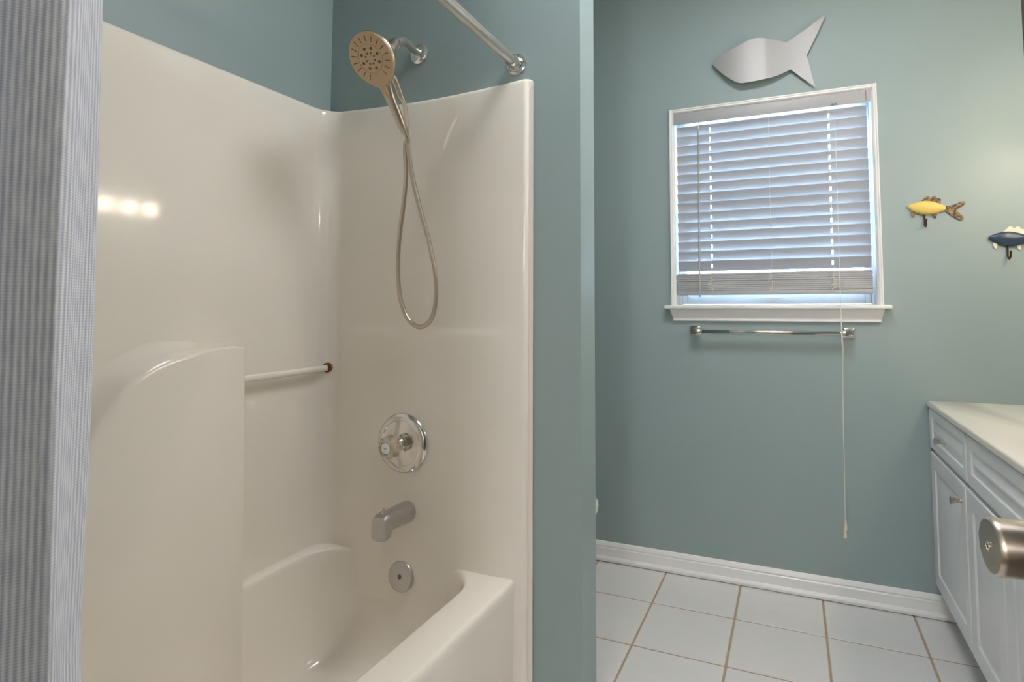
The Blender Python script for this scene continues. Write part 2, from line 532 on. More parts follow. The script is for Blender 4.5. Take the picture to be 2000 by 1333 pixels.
for x in LX:
    for dy in (-0.0285, 0.0285):
        bm = bmesh.new()
        tube(bm, [(x, YS + dy, 2.083), (x, YS + dy, 1.285)], 0.0007, 6)
        bp_(obj('ladder_cord', bm, 'cord'))
    bm = bmesh.new()
    for k in range(9):   # slack ladder loops bulging over the stacked slats
        z = 1.287 + 0.0082 * k
        sx = random.uniform(-0.014, 0.014)
        pts = spline([(x, YS - 0.027, z + 0.006), (x + sx, YS - 0.034, z + random.uniform(-0.004, 0.006)), (x + sx * 0.4 + random.uniform(-0.012, 0.012), YS - 0.036, z - 0.006), (x + random.uniform(-0.004, 0.004), YS - 0.027, z)], 5)
        tube(bm, pts, 0.0008, 5)
    o = bp_(obj('slack_cord', bm, 'cord')); o['kind'] = 'stuff'
# tilt wand
bm = bmesh.new()
tube(bm, [(-0.3835, YB - 0.018, 2.040), (-0.386, YB - 0.022, 1.70), (-0.388, YB - 0.026, 1.256)], 0.0045, 6)
wd = bp_(obj('tilt_wand', bm, 'wand', angle=20))
bm = bmesh.new()
tube(bm, spline([(-0.3835, YB + 0.006, 2.083), (-0.3835, YB - 0.010, 2.066), (-0.3835, YB - 0.018, 2.052), (-0.3835, YB - 0.018, 2.036)], 5), 0.0022, 8)
h = obj('wand_hook', bm, 'vinyl'); h.parent = wd; h.location = (0, 0, 0)
# pull cords hanging in front of the sill, with tassels
zc = [2.084, 1.8, 1.45, 1.24, 1.10, 1.0, 0.86, 0.72, 0.55, 0.40, 0.345]
xa = [0.1896, 0.188, 0.1865, 0.185, 0.1842, 0.1855, 0.1822, 0.1800, 0.1792, 0.1772, 0.1762]
xb = [0.1896, 0.1885, 0.187, 0.1858, 0.1870, 0.1905, 0.1862, 0.1818, 0.1800, 0.1780, 0.1770]
yc = [YB - 0.014, YB - 0.03, YB - 0.05, YB - 0.060] + [YB - 0.073] * 7
for k, X in enumerate((xa, xb)):
    bm = bmesh.new()
    off = 0.0012 * (k * 2 - 1)
    pts = spline([(x, y + off, z) for x, y, z in zip(X, yc, zc)], 5)
    tube(bm, pts, 0.0011, 6)
    c = bp_(obj('pull_cord', bm, 'cord'))
    tx, tz = ((0.1785, 0.352), (0.1748, 0.322))[k]
    bm = bmesh.new()
    tube(bm, [(pts[-1].x, pts[-1].y, pts[-1].z), (tx, YB - 0.073, tz)], 0.0011, 6)
    lathe(bm, [(0.0018, 0.004), (0.0036, 0.0), (0.0045, -0.010), (0.0068, -0.026), (0.0078, -0.034), (0.0062, -0.038), (0.002, -0.037)], (tx, YB - 0.073 - 0.004 * k, tz), (0, 0, 1), 14)
    t_ = obj('tassel', bm, 'tassel'); t_.parent = c

# ================================================================== TUB AND SURROUND
SX, SY = -1.475, 1.528          # surround inner faces
SN = 0.068                      # near end face
ZT = 1.887
tub = thing('bathtub_shower', 'cream one piece bathtub and shower surround with rounded corners', 'bathtub', (-1.11, 0.8, 0))
tp = lambda o: put(o, tub)
# --- surround: plan path from the flange at the tub end, round the corner, along the wall, round to the near end
R = 0.066
path = []      # (point, outward normal, weight of the ledge step, top height)


def ztop(x):   # the top edge of the end panel sags a little and rises to the flange
    u = (x - (SX + R)) / (-0.728 - (SX + R))
    return ZT + 0.006 * u - 0.012 * sin(pi * min(max(u, 0), 1))


def add_end(ys, sgn):
    pts = []
    fx = -0.728
    rf = 0.0135
    for k in range(8, -1, -1):        # bullnose flange edge
        a = k / 8 * pi / 2
        x = fx + rf * sin(a); y = ys + sgn * rf * (1 - cos(a))
        z = ZT + 0.006 - 0.030 * (1 - sqrt(max(0, 1 - (k / 8) ** 2))) * 0.8
        pts.append((Vector((x, y, 0)), Vector((sin(a), sgn * cos(a), 0)), 0.0 + 0.0, z))
    for k in range(1, 25):
        x = fx + (SX + R - fx) * k / 24
        w = 1.0 if 2 < k < 22 else (k / 3 if k <= 2 else (24 - k) / 3)
        pts.append((Vector((x, ys, 0)), Vector((0, sgn, 0)), w, ztop(x)))
    return pts


path += add_end(SY, 1)
for k in range(1, 12):
    a = k / 12 * pi / 2
    path.append((Vector((SX + R - R * sin(a), SY - R + R * cos(a), 0)), Vector((-sin(a), cos(a), 0)), 0, ZT))
for k in range(0, 21):
    y = SY - R + (SN + R - SY + R) * k / 20
    path.append((Vector((SX, y, 0)), Vector((-1, 0, 0)), 0, ZT - 0.010 * sin(pi / 2 * k / 20)))
ZN = ZT - 0.010
for k in range(1, 12):
    a = k / 12 * pi / 2
    path.append((Vector((SX + R - R * cos(a), SN + R - R * sin(a), 0)), Vector((-cos(a), -sin(a), 0)), 0, ZN))
path += [(p_, n_, w_, z_ - 0.010) for p_, n_, w_, z_ in reversed(add_end(SN, -1))]
rows = []
zlow = [0.0, 0.2, 0.43, 0.6, 0.8, 0.95, 1.05, 1.10, 1.118, 1.126, 1.132, 1.138, 1.146, 1.16, 1.25, 1.45, 1.65, 1.80]
for z in zlow:
    s = 1 - min(max((z - 1.116) / 0.032, 0), 1); s = s * s * (3 - 2 * s)
    rows.append([p_ + Vector((0, 0, z)) - n_ * 0.0035 * s * w_ for p_, n_, w_, zt in path])
for dz, o_ in ((0.014, 0), (0.008, 0.0012), (0.004, 0.0032), (0.0015, 0.006), (0.0, 0.010), (0.0, 0.0165)):
    rows.append([p_ + Vector((0, 0, zt - dz)) + n_ * min(o_, 0.0145) for p_, n_, w_, zt in path])
bm = bmesh.new()
rows.append([p_ + n_ * 0.0145 for p_, n_, w_, zt in path])      # back of the shell, against the drywall
loft(bm, rows, closed=False)
tp(obj('surround', bm, 'acrylic', angle=50))

# --- tub: apron, rim, basin
bm = bmesh.new()
ox0, ox1, oy0, oy1 = SX + 0.001, -0.75, SN + 0.004, SY + 0.010
RZ = 0.427
NC, NSG = 12, 10
loops = []
for ins, z in ((0.012, 0.0), (0.006, 0.05), (0.0, RZ - 0.03), (0.0, RZ - 0.012), (0.003, RZ - 0.0045), (0.0075, RZ - 0.001), (0.013, RZ)):
    loops.append([v_ + Vector((0, 0, z)) for v_ in rrect(ox0, ox1 - ins, oy0, oy1, 0.006, NC, NSG)])
ix0, ix1, iy0, iy1 = -1.432, -0.856, 0.135, SY + 0.006
for ins, z in ((-0.004, RZ + 0.0004), (0.001, RZ - 0.001), (0.006, RZ - 0.0045), (0.010, RZ - 0.011), (0.0135, RZ - 0.022), (0.019, 0.37), (0.030, 0.30), (0.045, 0.21), (0.058, 0.155), (0.078, 0.12), (0.105, 0.102), (0.14, 0.094), (0.19, 0.091)):
    e = max(ins, -0.002)
    loops.append([v_ + Vector((0, 0, z)) for v_ in rrect(ix0 + 0.4 * ins, ix1 - ins, iy0 + ins * 1.8, iy1 - (0.30 * e if z > 0.2 else 0.30 * 0.045 + (e - 0.045)), 0.13 - 0.15 * max(ins, 0) if ins < 0.1 else 0.11, NC, NSG)])
loft(bm, loops)
tp(obj('tub', bm, 'acrylic', angle=50))

# --- moulded column on the long wall (profile in y,z), rounded into the wall
pr = [(0.64, 0.06), (0.665, 0.45), (0.70, 0.68), (0.735, 0.80), (0.765, 0.88), (0.805, 0.955), (0.858, 1.030), (0.905, 1.064), (0.955, 1.084), (1.03, 1.0965), (1.10, 1.0985)]
pr = [(p_.x, p_.y) for p_ in spline([Vector((a, b, 0)) for a, b in pr], 5)] + [(1.135, 1.0988), (1.150, 1.0975), (1.156, 1.092), (1.158, 1.07), (1.165, 0.8), (1.174, 0.4), (1.180, 0.06)]


def off(poly, d):
    out = []
    n = len(poly)
    for i, (a, b) in enumerate(poly):
        p0 = poly[max(i - 1, 0)]; p1 = poly[min(i + 1, n - 1)]
        tx, ty = p1[0] - p0[0], p1[1] - p0[1]
        l = sqrt(tx * tx + ty * ty)
        nx, ny = -ty / l, tx / l
        k = d
        u_ = min(max((a - 0.93) / 0.21, 0), 1); u_ = u_ * u_ * (3 - 2 * u_)
        k = d * (1 - 0.9 * u_)
        out.append((a + nx * k, b + ny * k))
    return out


CF = 0.075
bm = bmesh.new()
lps = []
for x, d in ((-0.004, 0.040), (0.004, 0.030), (0.014, 0.020), (0.030, 0.010), (0.046, 0.004), (CF - 0.012, 0.0), (CF - 0.005, -0.004), (CF - 0.001, -0.012), (CF, -0.024)):
    lps.append([Vector((SX + x * (1 + 0.25 * max(0, 0.43 - b)), a, b)) for a, b in off(pr, d)])
loft(bm, lps, cap0=False)
tp(obj('moulded_column', bm, 'acrylic', angle=50))

# --- bar between the column and the corner, rusty socket
gb = thing('grab_bar', 'cream towel bar on the tub wall ending in a rusty socket', 'bar', (-1.447, 1.34, 1.0))
bm = bmesh.new()
tube(bm, [(-1.447, 1.1655, 1.000), (-1.447, 1.3, 1.001), (-1.447, 1.506, 1.003)], 0.0105, 20)
put(obj('bar', bm, 'acrylic'), gb)
ax = Vector((0.35, -0.94, 0)).normalized()
so = Vector((-1.446, 1.5135, 1.004))
bm = bmesh.new()
lathe(bm, [(0.0165, -0.004), (0.0165, 0.002), (0.0155, 0.0035), (0.013, 0.0035), (0.012, 0.001), (0.012, -0.003)], so, ax, 24)
put(obj('socket_ring', bm, 'rust'), gb)

# ================================================================== CURTAIN + ROD
rod = thing('shower_rod', 'straight chrome curtain rod with round wall flanges', 'rod', (-0.755, YP, 1.945))
rz = 1.943
bm = bmesh.new()
tube(bm, [(-0.755, YP - 0.004, rz), (-0.755, 1.15, rz + 0.004), (-0.755, YF + 0.004, rz + 0.006)], 0.0152, 24)
put(obj('rod_tube', bm, 'satin'), rod)
for y, sg in ((YP, -1), (YF, 1)):
    bm = bmesh.new()
    lathe(bm, [(0.030, 0.0005), (0.0325, 0.004), (0.0325, 0.008), (0.029, 0.0105), (0.024, 0.0115), (0.0235, 0.016), (0.021, 0.018), (0.0205, 0.026), (0.019, 0.028), (0.0185, 0.046), (0.0175, 0.049), (0.0154, 0.049)], (-0.755, y, rz), (0, sg, 0), 32)
    put(obj('wall_flange', bm, 'chrome', angle=30), rod)

pl = [(-0.760, 0.084), (-0.715, 0.095), (-0.700, 0.118), (-0.735, 0.140), (-0.765, 0.165), (-0.725, 0.185), (-0.692, 0.205), (-0.712, 0.235), (-0.752, 0.262), (-0.757, 0.285), (-0.725, 0.312), (-0.703, 0.345), (-0.700, 0.356), (-0.705, 0.368), (-0.722, 0.386), (-0.738, 0.405), (-0.757, 0.413), (-0.772, 0.402), (-0.790, 0.37), (-0.800, 0.34)]
P = spline([(a, b, 0) for a, b in pl], 9)
arc = [0]
for a, b in zip(P[:-1], P[1:]): arc.append(arc[-1] + (b - a).length)
bm = bmesh.new()
uvl = bm.loops.layers.uv.new('UVMap')
ZR = [0.13 + (1.915 - 0.13) * k / 44 for k in range(45)]
grid = []
for z in ZR:
    t = (z - 0.13) / 1.78
    row = []
    for i, q in enumerate(P):
        yy = q.y + 0.013 * (1 - t) * (q.y / 0.41) + 0.0025 * sin(z * 5 + i * 0.11) - 0.008 * t * (q.y / 0.41)
        xx = q.x + 0.006 * sin(z * 3.1 + i * 0.16) * (1 - 0.3 * t) 
        lo = min(max((0.85 - z) / 0.3, 0), 1); lo = lo * lo * (3 - 2 * lo)
        xx = xx * (1 - lo) + lo * (-0.732 + (q.x + 0.80) * 0.55)
        row.append(bm.verts.new((xx, yy, z)))
    grid.append(row)
for k in range(len(ZR) - 1):
    for i in range(len(P) - 1):
        f = bm.faces.new((grid[k][i], grid[k][i + 1], grid[k + 1][i + 1], grid[k + 1][i]))
        for lpv, (kk, ii) in zip(f.loops, ((k, i), (k, i + 1), (k + 1, i + 1), (k + 1, i))):
            lpv[uvl].uv = (arc[ii], ZR[kk])
cu = thing('shower_curtain', 'blue grey striped fabric shower curtain gathered beside the tub', 'curtain', (-0.74, 0.24, 0.13))
o = obj('cloth', bm, 'curtain', recalc=False, angle=80)
sm = o.modifiers.new('thick', 'SOLIDIFY'); sm.thickness = 0.0012
put(o, cu)
for k in range(6):
    bm = bmesh.new()
    y = 0.092 + k * 0.057
    pts = [(-0.755 + 0.0195 * sin(a), y, rz + 0.002 - 0.004 + 0.022 * cos(a)) for a in [2 * pi * i / 24 for i in range(25)]]
    tube(bm, pts, 0.0016, 6, caps=False)
    put(obj('ring', bm, 'chrome'), cu)

# ================================================================== SHOWER SET
sh = thing('hand_shower', 'hand shower with round tan spray face, wall arm and looping metal hose', 'shower head', (-1.112, YP, 2.035))
sp_ = lambda o: put(o, sh)
F0 = Vector((-1.114, YP, 2.040))
bm = bmesh.new()
lathe(bm, [(0.032, 0.0005), (0.0340, 0.003), (0.0340, 0.006), (0.0310, 0.009), (0.023, 0.0125), (0.0155, 0.015), (0.0140, 0.017)], F0, (0, -1, 0), 32)
sp_(obj('arm_flange', bm, 'chrome', angle=30))
AE = Vector((-1.106, 1.405, 2.015))
arm = spline([F0, F0 + Vector((0.0, -0.045, 0.004)), F0 + Vector((0.003, -0.085, 0.006)), F0 + Vector((0.005, -0.115, -0.006)), AE], 8)
bm = bmesh.new(); tube(bm, arm, 0.0122, 18); sp_(obj('shower_arm', bm, 'satin'))
C0 = Vector((-1.100, 1.293, 1.921))         # centre of the spray face
nrm = Vector((0.02, -0.83, -0.55)).normalized()
dn = (Vector((0.09, 0, -1)) - nrm * Vector((0.09, 0, -1)).dot(nrm)).normalized()   # in-plane, towards the handle
sd = nrm.cross(dn).normalized()
# cradle: swivel from the arm end to the back of the head, then down to the hose outlet
bm = bmesh.new()
bk0 = C0 - nrm * 0.030 + dn * 0.012
tube(bm, spline([AE + Vector((0, 0.012, 0.006)), AE, AE + Vector((0.001, -0.016, -0.022)), bk0], 6), [0.0135, 0.0135, 0.0145, 0.0155, 0.0165, 0.017, 0.0175, 0.018, 0.0185, 0.019, 0.0195, 0.020, 0.021, 0.022, 0.022, 0.022, 0.022, 0.0215, 0.021], 20)
hold = sp_(obj('cradle', bm, 'nickel', angle=50))
HB = C0 - nrm * 0.070 + dn * 0.085
bm = bmesh.new()
tube(bm, spline([bk0 + dn * 0.008 - nrm * 0.006, C0 - nrm * 0.060 + dn * 0.055, HB, HB + dn * 0.040 + Vector((0, 0, -0.008))], 5), 0.0095, 16)
sp_(obj('hose_outlet', bm, 'nickel', angle=50))
# head body (shell) blended into the handle: loft of cross-sections along the handle direction
RH = 0.0725
bm = bmesh.new()
nA = 48


def head_r(a):   # outline of the face; a = 0 along the handle
    k = max(0.0, cos(a))
    return RH * (1 + 0.16 * k ** 10)


lps = []
for rr_, d in ((1.0, 0.0), (1.03, -0.003), (1.035, -0.008), (1.0, -0.014), (0.86, -0.021), (0.6, -0.027), (0.3, -0.030), (0.02, -0.031)):
    lps.append([C0 + nrm * d + (dn * cos(a) + sd * sin(a)) * head_r(a) * rr_ for a in [2 * pi * i / nA for i in range(nA)]])
loft(bm, lps, cap0=False)
hd = sp_(obj('spray_head', bm, 'nickel', angle=50))
bm = bmesh.new()
lps = []
for rr_, d in ((1.0, 0.0), (0.985, 0.0022), (0.94, 0.0028), (0.62, 0.0034), (0.575, 0.0034), (0.565, 0.0022), (0.545, 0.0022), (0.535, 0.0036), (0.02, 0.004)):
    lps.append([C0 + nrm * d + (dn * cos(a) + sd * sin(a)) * (head_r(a) if rr_ > 0.9 else RH) * rr_ for a in [2 * pi * i / nA for i in range(nA)]])
loft(bm, lps, cap0=False)
fc = obj('spray_face', bm, 'tan_face', angle=40); fc.location = -sh.location; fc.parent = sh
bm = bmesh.new()
for i in range(18):
    a = 2 * pi * (i + 0.5) / 18
    if abs(((a + pi) % (2 * pi)) - pi) < 0.25: continue
    for rr_ in (0.66, 0.72, 0.78, 0.84):
        lathe(bm, [(0.0017, 0), (0.0013, 0.002)], C0 + nrm * 0.0028 + (dn * cos(a) + sd * sin(a)) * RH * rr_, nrm, 6)
for n_, rr_, r_ in ((8, 0.40, 0.0044), (8, 0.21, 0.0030)):
    for i in range(n_):
        a = 2 * pi * (i + 0.3) / n_
        lathe(bm, [(r_, 0), (r_, 0.0008), (r_ * 0.7, 0.0008)], C0 + nrm * 0.0036 + (dn * cos(a) + sd * sin(a)) * RH * rr_, nrm, 10)
nz_ = obj('nozzles', bm, 'rubber', hd); nz_['kind'] = 'stuff'
nz_.parent = fc
# handle with mode button
H0 = C0 - nrm * 0.012 + dn * 0.070
H1 = C0 - nrm * 0.010 + dn * 0.228
bm = bmesh.new()
lps = []
for t, wx, wn in ((0.0, 0.026, 0.010), (0.08, 0.022, 0.012), (0.18, 0.0175, 0.013), (0.32, 0.0155, 0.0135), (0.6, 0.0145, 0.0135), (0.86, 0.0125, 0.0125), (0.955, 0.0120, 0.0120), (0.962, 0.0112, 0.0112), (1.0, 0.0105, 0.0105)):
    c = H0.lerp(H1, t)
    lps.append([c + sd * wx * cos(a) + nrm * wn * sin(a) for a in [2 * pi * i / 24 for i in range(24)]])
loft(bm, lps)
hn = sp_(obj('handle', bm, 'nickel', angle=60))
bm = bmesh.new()
c = H0.lerp(H1, 0.16) + nrm * 0.0105
lps = [[c + nrm * d + dn * (0.023 * s_ * cos(a)) + sd * (0.0095 * s_ * sin(a)) for a in [2 * pi * i / 20 for i in range(20)]] for s_, d in ((1.0, -0.004), (1.0, 0.002), (0.85, 0.0038), (0.3, 0.0045))]
loft(bm, lps)
bt = obj('mode_button', bm, 'tan_face'); bt.parent = hn
# hose: corrugated
hp = [H1 - dn * 0.006, H1 + dn * 0.02, (-1.0965, 1.452, 1.7037), (-1.0985, 1.462, 1.6152), (-1.1115, 1.468, 1.523), (-1.1285, 1.475, 1.4357), (-1.1390, 1.482, 1.3593), (-1.140, 1.487, 1.2813), (-1.1290, 1.491, 1.2155), (-1.101, 1.493, 1.1650), (-1.0610, 1.493, 1.1450), (-1.022, 1.491, 1.1660), (-1.0016, 1.487, 1.2205), (-0.9994, 1.481, 1.3051), (-1.0144, 1.474, 1.3894), (-1.0429, 1.466, 1.4929), (-1.0664, 1.458, 1.5868), (-1.0788, 1.452, 1.6602), (-1.0855, 1.444, 1.7455), HB + dn * 0.060 + Vector((0.004, 0, -0.02)), HB + dn * 0.035 + Vector((0, 0, -0.004))]
dense = spline(hp, 60)
P2 = [dense[0]]
acc = 0
for a, b in zip(dense[:-1], dense[1:]):
    acc += (b - a).length
    if acc > 0.0016: P2.append(b); acc = 0
bm = bmesh.new()
tube(bm, P2, [0.0073 if (i % 2) else 0.0064 for i in range(len(P2))], 10)
sp_(obj('hose', bm, 'nickel', angle=80))

# ================================================================== VALVE, SPOUT, OVERFLOW
YE = SY - 0.0035
vt = thing('shower_valve', 'round chrome tub valve plate with clear knob', 'faucet handle', (-1.138, YE, 0.781))
bm = bmesh.new()
VC = Vector((-1.138, YE, 0.781))
lathe(bm, [(0.088, 0.0005), (0.092, 0.003), (0.0925, 0.007), (0.090, 0.012), (0.084, 0.0165), (0.076, 0.0185), (0.0705, 0.0185), (0.069, 0.0165), (0.066, 0.0170), (0.05, 0.020), (0.03, 0.0225), (0.012, 0.0235)], VC, (0, -1, 0), 64)
put(obj('escutcheon', bm, 'chrome', angle=30), vt)
bm = bmesh.new()
lathe(bm, [(0.022, 0.020), (0.0215, 0.032), (0.0185, 0.037), (0.016, 0.048), (0.016, 0.054)], VC, (0, -1, 0), 32)
put(obj('stem_sleeve', bm, 'chrome', angle=30), vt)
bm = bmesh.new()
KB = VC + Vector((0, -0.050, 0))
nl = 48
lps = []
for r_, d, fl_ in ((0.017, 0, 0), (0.029, 0.003, 0.5), (0.0335, 0.010, 1), (0.0330, 0.026, 1), (0.0285, 0.036, 0.6), (0.020, 0.040, 0), (0.0175, 0.0385, 0), (0.002, 0.0385, 0)):
    lps.append([KB + Vector((cos(2 * pi * i / nl) * r_ * (1 + 0.06 * fl_ * cos(8 * 2 * pi * i / nl)), -d, sin(2 * pi * i / nl) * r_ * (1 + 0.06 * fl_ * cos(8 * 2 * pi * i / nl)))) for i in range(nl)])
loft(bm, lps)
kn = put(obj('knob', bm, 'clear', angle=40), vt)
bm = bmesh.new()
lathe(bm, [(0.0165, 0.0386), (0.0165, 0.0400), (0.0155, 0.0408), (0.001, 0.041)], KB, (0, -1, 0), 24)
cp_ = obj('index_cap', bm, 'porcelain'); cp_.parent = kn
bm = bmesh.new()   # small printed mark on the cap
lathe(bm, [(0.001, 0), (0.001, 0.0004)], KB + Vector((0, -0.0408, 0)), (0, -1, 0), 6)
box(bm, KB.x - 0.005, KB.x + 0.005, KB.y - 0.0416, KB.y - 0.0406, KB.z - 0.001, KB.z + 0.001)
mk = obj('index_mark', bm, 'label'); mk.parent = kn

spt = thing('tub_spout', 'brushed metal tub spout with diverter pull', 'spout', (-1.121, YE, 0.572))
bm = bmesh.new()
cx, czs = -1.121, 0.574


def spout_loop(y, w, zt, zb, rr_):
    return [Vector((v_.x, y, v_.y)) for v_ in rrect(cx - w, cx + w, zb, zt, rr_, 8, 4)]


lps = [spout_loop(YE - 0.0005, 0.032, czs + 0.030, czs - 0.034, 0.0315), spout_loop(YE - 0.012, 0.032, czs + 0.030, czs - 0.034, 0.0315)]
for t in (0.2, 0.4, 0.6, 0.72):
    lps.append(spout_loop(YE - 0.012 - t * 0.125, 0.032 - 0.008 * t, czs + 0.030 - 0.004 * t, czs - 0.034 + 0.012 * t, 0.0315 - 0.022 * t))
for t, zb in ((0.76, -0.036), (0.80, -0.044), (0.9, -0.046), (0.97, -0.046), (0.995, -0.045)):
    lps.append(spout_loop(YE - 0.012 - t * 0.125, 0.032 - 0.008 * t, czs + 0.030 - 0.004 * t - (0.004 if t > 0.9 else 0), czs + zb, 0.012))
lps.append(spout_loop(YE - 0.012 - 0.128, 0.022, czs + 0.016, czs - 0.042, 0.010))
loft(bm, lps)
sb = put(obj('spout_body', bm, 'steel', angle=40), spt)
bm = bmesh.new()
lathe(bm, [(0.0035, -0.004), (0.0035, 0.010), (0.0055, 0.011), (0.0072, 0.014), (0.0072, 0.017), (0.004, 0.0185), (0.0005, 0.0186)], (cx, YE - 0.118, czs + 0.025), (0, 0, 1), 16)
put(obj('diverter_pull', bm, 'chrome', angle=30), spt)

of = thing('overflow_plate', 'round metal overflow plate with centre screw inside the tub', 'drain plate', (-1.138, 1.524, 0.373))
oa = Vector((0, -0.985, 0.12)).normalized()
OC = Vector((-1.138, 1.5235, 0.373))
bm = bmesh.new()
lathe(bm, [(0.0440, -0.004), (0.0450, 0.003), (0.0445, 0.006), (0.042, 0.009), (0.036, 0.0105), (0.018, 0.0108), (0.007, 0.0100), (0.0005, 0.0098)], OC, oa, 48)
put(obj('plate', bm, 'steel', angle=40), of)
bm = bmesh.new()
lathe(bm, [(0.0065, 0.0095), (0.0065, 0.0112), (0.004, 0.0122), (0.0015, 0.0112), (0.0005, 0.0112)], OC, oa, 16)
put(obj('screw', bm, 'rubber', angle=30), of)

# ================================================================== TOWEL BAR
tb = thing('towel_bar', 'square chrome towel bar mounted below the window', 'towel bar', (-0.09, YB, 1.1))
for x, sg in ((-0.4135, 1), (0.2165, -1)):
    z = 1.1005
    bm = bmesh.new()
    lps = []
    for hw, d in ((0.0235, 0.0005), (0.0235, 0.006), (0.0205, 0.010), (0.0165, 0.012), (0.0145, 0.020), (0.0125, 0.034), (0.0125, 0.036)):
        lps.append([Vector((v_.x, YB - d, v_.y)) for v_ in rrect(x - hw, x + hw, z - hw, z + hw, 0.003, 3, 1)])
    loft(bm, lps)
    put(obj('bracket', bm, 'chrome', angle=25), tb)
    bm = bmesh.new()
    box(bm, min(x - sg * 0.010, x + sg * 0.034), max(x - sg * 0.010, x + sg * 0.034), YB - 0.068, YB - 0.034, z - 0.0135, z + 0.0135, 0.0025)
    put(obj('post', bm, 'chrome', angle=25), tb)
put(bxo('rail', 'chrome', -0.4015, 0.2045, YB - 0.062, YB - 0.0455, 1.0922, 1.1088, 0.0012), tb)

# ================================================================== FISH DECORATIONS
sf = thing('metal_fish', 'silver sheet metal fish with forked tail above the window', 'wall art', (-0.08, YB, 2.33))
FY = YB - 0.028


def bend(x):    # the sheet is rolled gently, standing off the wall
    return FY - 0.012 * sin((x + 0.30) / 0.34 * pi) + 0.009 * sin((x + 0.08) / 0.20 * pi) * (1 if x > -0.08 else 0.4)


tt = spline([Vector((a, b, 0)) for a, b in ((-0.3161, 2.3451), (-0.300, 2.357), (-0.2014, 2.3936), (-0.160, 2.4085), (-0.1413, 2.4149), (-0.120, 2.4170), (-0.1001, 2.4147), (-0.04, 2.3985), (0.0056, 2.3822))], 6)
top = [(v_.x, v_.y) for v_ in tt] + [(0.0738, 2.4219), (0.1657, 2.4782)]
bt_ = spline([Vector((a, b, 0)) for a, b in ((-0.3161, 2.3400), (-0.300, 2.316), (-0.2614, 2.2708), (-0.2166, 2.233), (-0.195, 2.222), (-0.1749, 2.2186), (-0.0984, 2.2226), (-0.0348, 2.2346), (0.0195, 2.2571))], 6)
bot = [(v_.x, v_.y) for v_ in bt_] + [(0.1153, 2.1632)]
notch = 0.0863, 2.3125
upn = [(0.0863, 2.3125), (0.1311, 2.4017), (0.1657, 2.4782)]
lwn = [(0.0863, 2.3125), (0.1153, 2.1632)]
bm = bmesh.new()
xsF = [-0.3161 + (0.0863 + 0.3161) * k / 48 for k in range(49)]


def strip(cols):
    """cols: list of (x, z0, z1); solid sheet"""
    tk = 0.0024
    loops_ = []
    for x, z0, z1 in cols:
        y = bend(x)
        n_ = 5
        fr_ = [Vector((x, y, z0 + (z1 - z0) * k / n_)) for k in range(n_ + 1)]
        bk_ = [Vector((x, y + tk, z0 + (z1 - z0) * k / n_)) for k in range(n_, -1, -1)]
        loops_.append(fr_ + bk_)
    loft(bm, loops_)


strip([(x, lerp_table(bot, x), lerp_table(top, x)) for x in xsF])
xu = [0.0863 + (0.1657 - 0.0863) * k / 12 for k in range(13)]
strip([(x, lerp_table(upn, x), max(lerp_table(top, x), lerp_table(upn, x) + 0.0006)) for x in xu])
xl = [0.0863 + (0.1153 - 0.0863) * k / 8 for k in range(9)]
strip([(x, lerp_table(bot, x), max(lerp_table(lwn, x), lerp_table(bot, x) + 0.0006)) for x in xl])
bmesh.ops.remove_doubles(bm, verts=bm.verts, dist=0.0002)
put(obj('sheet', bm, 'sheet', angle=40), sf)
for x, z in ((-0.21, 2.31), (0.01, 2.32)):
    bm = bmesh.new()
    lathe(bm, [(0.004, 0), (0.004, YB - bend(x) - 0.002)], (x, YB, z), (0, -1, 0), 10)
    put(obj('standoff', bm, 'steel'), sf)


